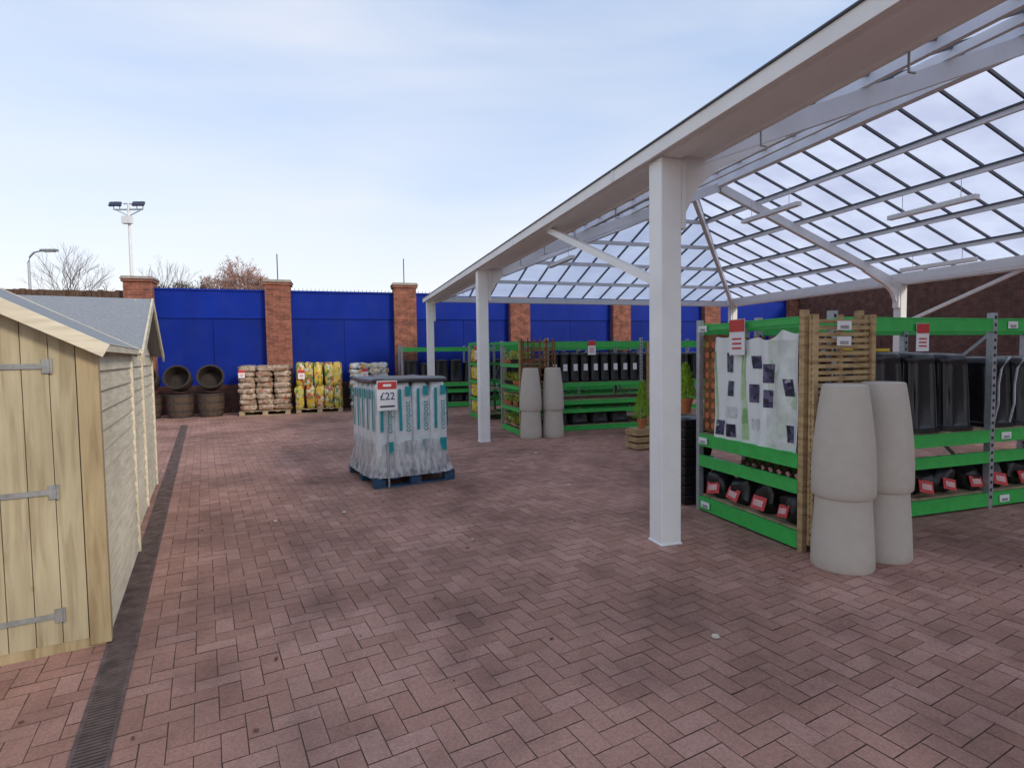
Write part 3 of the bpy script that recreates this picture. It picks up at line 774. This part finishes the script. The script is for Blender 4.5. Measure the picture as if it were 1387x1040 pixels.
def barrel(x,y,z,lying):
    e=empty('oak_half_barrel',(x,y,z)); s=P()
    rot=(math.radians(68),0,U(-.1,.15)) if lying else (0,0,U(0,1))
    out=[(.28,0),(.31,.12),(.335,.28),(.345,.40),(.34,.46)]; inn=[(.34,.46),(.305,.46),(.30,.38),(.27,.05),(.02,.04)]
    o=Vector((0,.25,0)) if lying else Vector((0,0,0))
    s.lathe(o,out,OAK,28,rot,cap=False); s.lathe(o,inn,mat('barrel_inside',(.035,.025,.02),.9),28,rot,cap=False)
    s.lathe(o,[(.28,0),(.01,0.001)],OAK,28,rot,cap=False)
    for zz,rr in((.06,.298),(.20,.326),(.42,.348)): s.lathe(o,[(rr,zz-.02),(rr+.004,zz-.02),(rr+.006,zz+.02),(rr,zz+.02)],IRON,28,rot,cap=False)
    s.make('staves_and_hoops',e,smooth=True)
for k,x in enumerate((-4.95,-4.15,-3.38)):
    barrel(x,17.75,0,False); barrel(x,17.75,.20,False)
    barrel(x,17.70,.98,True)

# ------------------------------------------------------------------ distance
lb=empty('low_outbuilding'); s=P(); ROOFB=mat('brown_roof_sheet',(.12,.08,.06),.9,6,.4,stretch=(6,1,1))
s.bb(-22,-9.6,23,27,0,3.4,BRICKD)
s.add([(-22.3,22.7,3.4),(-9.3,22.7,3.4),(-9.3,25,4.15),(-22.3,25,4.6)],[(0,1,2,3)],ROOFB); s.add([(-22.3,27.3,3.4),(-9.3,27.3,3.4),(-9.3,25.01,4.15),(-22.3,25.01,4.6)],[(3,2,1,0)],ROOFB)
x=-22
while x<-9.4:
    s.beam((x,22.72,3.43),(x+.5,25,4.2+(-9.3-x)*.03),.05,.05,BROWNW); x+=.35
s.make('walls_and_roof',lb)
e=empty('street_lamp',(-15.3,36.3,0)); s=P()
s.tube([(0,0,0),(0,0,1.5),(0,0,6.9),(.08,-.02,7.2),(.3,-.08,7.42),(.7,-.2,7.5)],[.1,.09,.06,.05,.045,.04],GREYST,8); s.make('column_and_arm',e,smooth=True)
s=P(); s.box((1.05,-.3,7.52),(.85,.24,.12),mat('lamp_head',(.25,.26,.27),.5),(0,0,-.28)); s.box((1.05,-.3,7.45),(.6,.18,.05),CARD,(0,0,-.28)); s.make('lantern',e,bevel=.04)
e=empty('floodlight_mast',(-11.8,40.4,0),math.radians(-17)); s=P()
s.tube([(0,0,0),(0,0,11.3)],[.14,.07],WHITE2,10); s.box((0,0,10.9),(1.7,.08,.08),GREYST); s.box((0,0,11.25),(.6,.06,.06),GREYST)
s.box((-.05,-.1,10.25),(.55,.3,.45),WHITE2); s.beam((-.8,0,10.9),(0,0,10.5),.05,.05,GREYST); s.beam((.8,0,10.9),(0,0,10.5),.05,.05,GREYST)
s.make('mast',e)
s=P()
FLD=mat('floodlight_body',(.04,.05,.09),.4)
for x in(-.85,-.5,.5,.85): s.box((x*1.05,-.15,11.2),(.36,.12,.3),FLD,(-.5,0,U(-.2,.2))); s.box((x*1.05,-.02,11.0),(.04,.06,.25),GREYST)
s.make('floodlights',e,bevel=.02)
def baretree(name,x,y,h,spread,mt,depth=6,seed=1,first=.25,r0=.13):
    random.seed(seed); e=empty(name,(x,y,0)); s=P()
    def grow(p,d,l,r,n):
        d=d.normalized(); q=p+d*l*.5+Vector((U(-1,1),U(-1,1),U(-.3,.6)))*l*.06; e2=q+(d+Vector((U(-.2,.2),U(-.2,.2),.08))).normalized()*l*.5
        s.tube([p,q,e2],[r,r*.85,r*.7],mt,5 if n>3 else 3)
        if n==0: return
        k=random.choice([2,3,3]) if n<depth else 4
        for i in range(k):
            a=U(0,6.283); t=U(.35,.85)
            side=Vector((math.cos(a),math.sin(a),0))*spread*t
            nd=(d+side+Vector((0,0,.12))).normalized()
            st=e2 if i<2 else p.lerp(e2,U(.45,.95))
            grow(st,nd,l*U(.68,.86),r*.60,n-1)
    grow(Vector((0,0,0)),Vector((0,0,1)),h*first,r0,depth)
    s.make('branches',e); return e
baretree('bare_tree',-19,47.9,9.4,1.0,BARK,6,3,first=.30)
baretree('bare_tree',-14,51.6,8.8,.7,BARK,6,5,first=.28)
baretree('bare_tree',-11,47.5,6.6,.8,TWIG,6,12,first=.26)
def bushmass(name,cs,mt,mt2,n):
    s=P()
    for (x,y,z,r,hh) in cs:
        for i in range(n):
            a=U(0,6.283); b=U(-.2,1); rr=R()**.4
            c=Vector((x+r*rr*math.cos(a)*math.sqrt(max(0,1-b*b*.8)),y+r*rr*math.sin(a),z+hh*b*rr))
            c+=mnoise.noise_vector(c*1.3)*.5
            d=Vector((U(-1,1),U(-1,1),U(.1,1.4))).normalized()*U(.15,.4); sd=d.orthogonal().normalized()*U(.012,.03)
            s.add([c-sd,c+sd,c+d],[(0,1,2)],mt if R()<.65 else mt2)
        s.tube([(x,y,0),(x+.1,y,z)],[.2,.08],BARK,6)
    s.make(name)
TW2=mat('twigs_reddish',(.42,.25,.20),.9,8,.3); IV=mat('ivy_dark',(.05,.055,.03),.9,8,.4)
bushmass('distant_brown_trees',[(-6.2,43.9,6.5,1.5,2.0),(-4.9,44.3,5.9,1.2,1.6),(-7.5,44,5.7,1.3,1.6)],TW2,TWIG,3600)
bushmass('distant_hedge',[(-9.2,44.9,5.6,1.4,1.5),(-10.8,45,5.4,1.3,1.3),(-14,46,5.2,1.8,1.2),(-17,46,5,2,1.2),(-21,47,5,2.2,1.2)],IV,TWIG,2600)

# ------------------------------------------------------------------ world + sun
wd=bpy.data.worlds.new('World'); scene.world=wd; wd.use_nodes=True; nt=wd.node_tree; nt.nodes.clear()
EL=math.radians(28); 
sundir=Vector((.52,-.77,0)).normalized()*math.cos(EL)+Vector((0,0,math.sin(EL)))
sky=N(nt,'ShaderNodeTexSky',sky_type='NISHITA'); sky.sun_disc=False; sky.sun_elevation=EL
sky.sun_rotation=math.atan2(sundir.x,sundir.y); sky.air_density=1.0; sky.dust_density=1.0; sky.ozone_density=1.5
tc=N(nt,'ShaderNodeTexCoord'); mpn=N(nt,'ShaderNodeMapping'); mpn.inputs['Scale'].default_value=(1.0,1.6,4.5); mpn.inputs['Rotation'].default_value=(.25,.12,.6)
nt.links.new(tc.outputs['Generated'],mpn.inputs[0])
cn1=N(nt,'ShaderNodeTexNoise'); cn1.inputs['Scale'].default_value=1.3; cn1.inputs['Detail'].default_value=4; cn1.inputs['Roughness'].default_value=.46; cn1.inputs['Distortion'].default_value=.4
nt.links.new(mpn.outputs[0],cn1.inputs['Vector'])
cr=ramp(nt,[(.36,(.06,.06,.06)),(.78,(.66,.66,.66))]); nt.links.new(cn1.outputs['Fac'],cr.inputs[0])
sp=N(nt,'ShaderNodeSeparateXYZ'); nt.links.new(tc.outputs['Generated'],sp.inputs[0])
hz=N(nt,'ShaderNodeMapRange'); hz.inputs['From Min'].default_value=.0; hz.inputs['From Max'].default_value=.52; hz.inputs['To Min'].default_value=1; hz.inputs['To Max'].default_value=0
nt.links.new(sp.outputs[2],hz.inputs['Value'])
sq=N(nt,'ShaderNodeMath',operation='POWER'); sq.inputs[1].default_value=1.4; nt.links.new(hz.outputs[0],sq.inputs[0])
ia=N(nt,'ShaderNodeMath',operation='SUBTRACT'); ia.inputs[0].default_value=1; nt.links.new(cr.outputs[0],ia.inputs[1])
ib=N(nt,'ShaderNodeMath',operation='SUBTRACT'); ib.inputs[0].default_value=1; nt.links.new(sq.outputs[0],ib.inputs[1])
pm=N(nt,'ShaderNodeMath',operation='MULTIPLY'); nt.links.new(ia.outputs[0],pm.inputs[0]); nt.links.new(ib.outputs[0],pm.inputs[1])
ic=N(nt,'ShaderNodeMath',operation='SUBTRACT'); ic.inputs[0].default_value=1; nt.links.new(pm.outputs[0],ic.inputs[1])
mb=N(nt,'ShaderNodeMixRGB',blend_type='ADD'); mb.inputs[0].default_value=1; mb.inputs[2].default_value=(2.7,3.7,5.6,1)
nt.links.new(sky.outputs[0],mb.inputs[1])
mx=N(nt,'ShaderNodeMixRGB'); mx.inputs[2].default_value=(10.0,9.95,10.1,1)
nt.links.new(ic.outputs[0],mx.inputs[0]); nt.links.new(mb.outputs[0],mx.inputs[1])
bg=N(nt,'ShaderNodeBackground'); bg.inputs[1].default_value=.1; nt.links.new(mx.outputs[0],bg.inputs[0])
wo=N(nt,'ShaderNodeOutputWorld'); nt.links.new(bg.outputs[0],wo.inputs[0])
sl=bpy.data.lights.new('sun','SUN'); sl.energy=2.1; sl.angle=math.radians(12); sl.color=(1,.90,.77)
so=bpy.data.objects.new('sun',sl); scene.collection.objects.link(so); so.rotation_euler=(-sundir).to_track_quat('-Z','Y').to_euler(); so.location=(0,0,20)
# ------------------------------------------------------------------ camera
a=math.radians(17.5); p=math.radians(2.86); r=math.radians(.8)
fw=Vector((math.sin(a)*math.cos(p),math.cos(a)*math.cos(p),-math.sin(p))); rt=Vector((math.cos(a),-math.sin(a),0)); up=rt.cross(fw)
cam=bpy.data.cameras.new('camera'); co=bpy.data.objects.new('camera',cam); scene.collection.objects.link(co)
R2=rt*math.cos(r)-up*math.sin(r); U2=up*math.cos(r)+rt*math.sin(r)
m=Matrix((R2,U2,-fw)).transposed().to_4x4(); m.translation=Vector((0,0,1.6)); co.matrix_world=m
cam.sensor_width=36; cam.lens=760/1387*36; cam.clip_end=2000; cam.clip_start=.05
scene.camera=co
scene.view_settings.view_transform='Standard'; scene.view_settings.look='None'; scene.view_settings.exposure=0
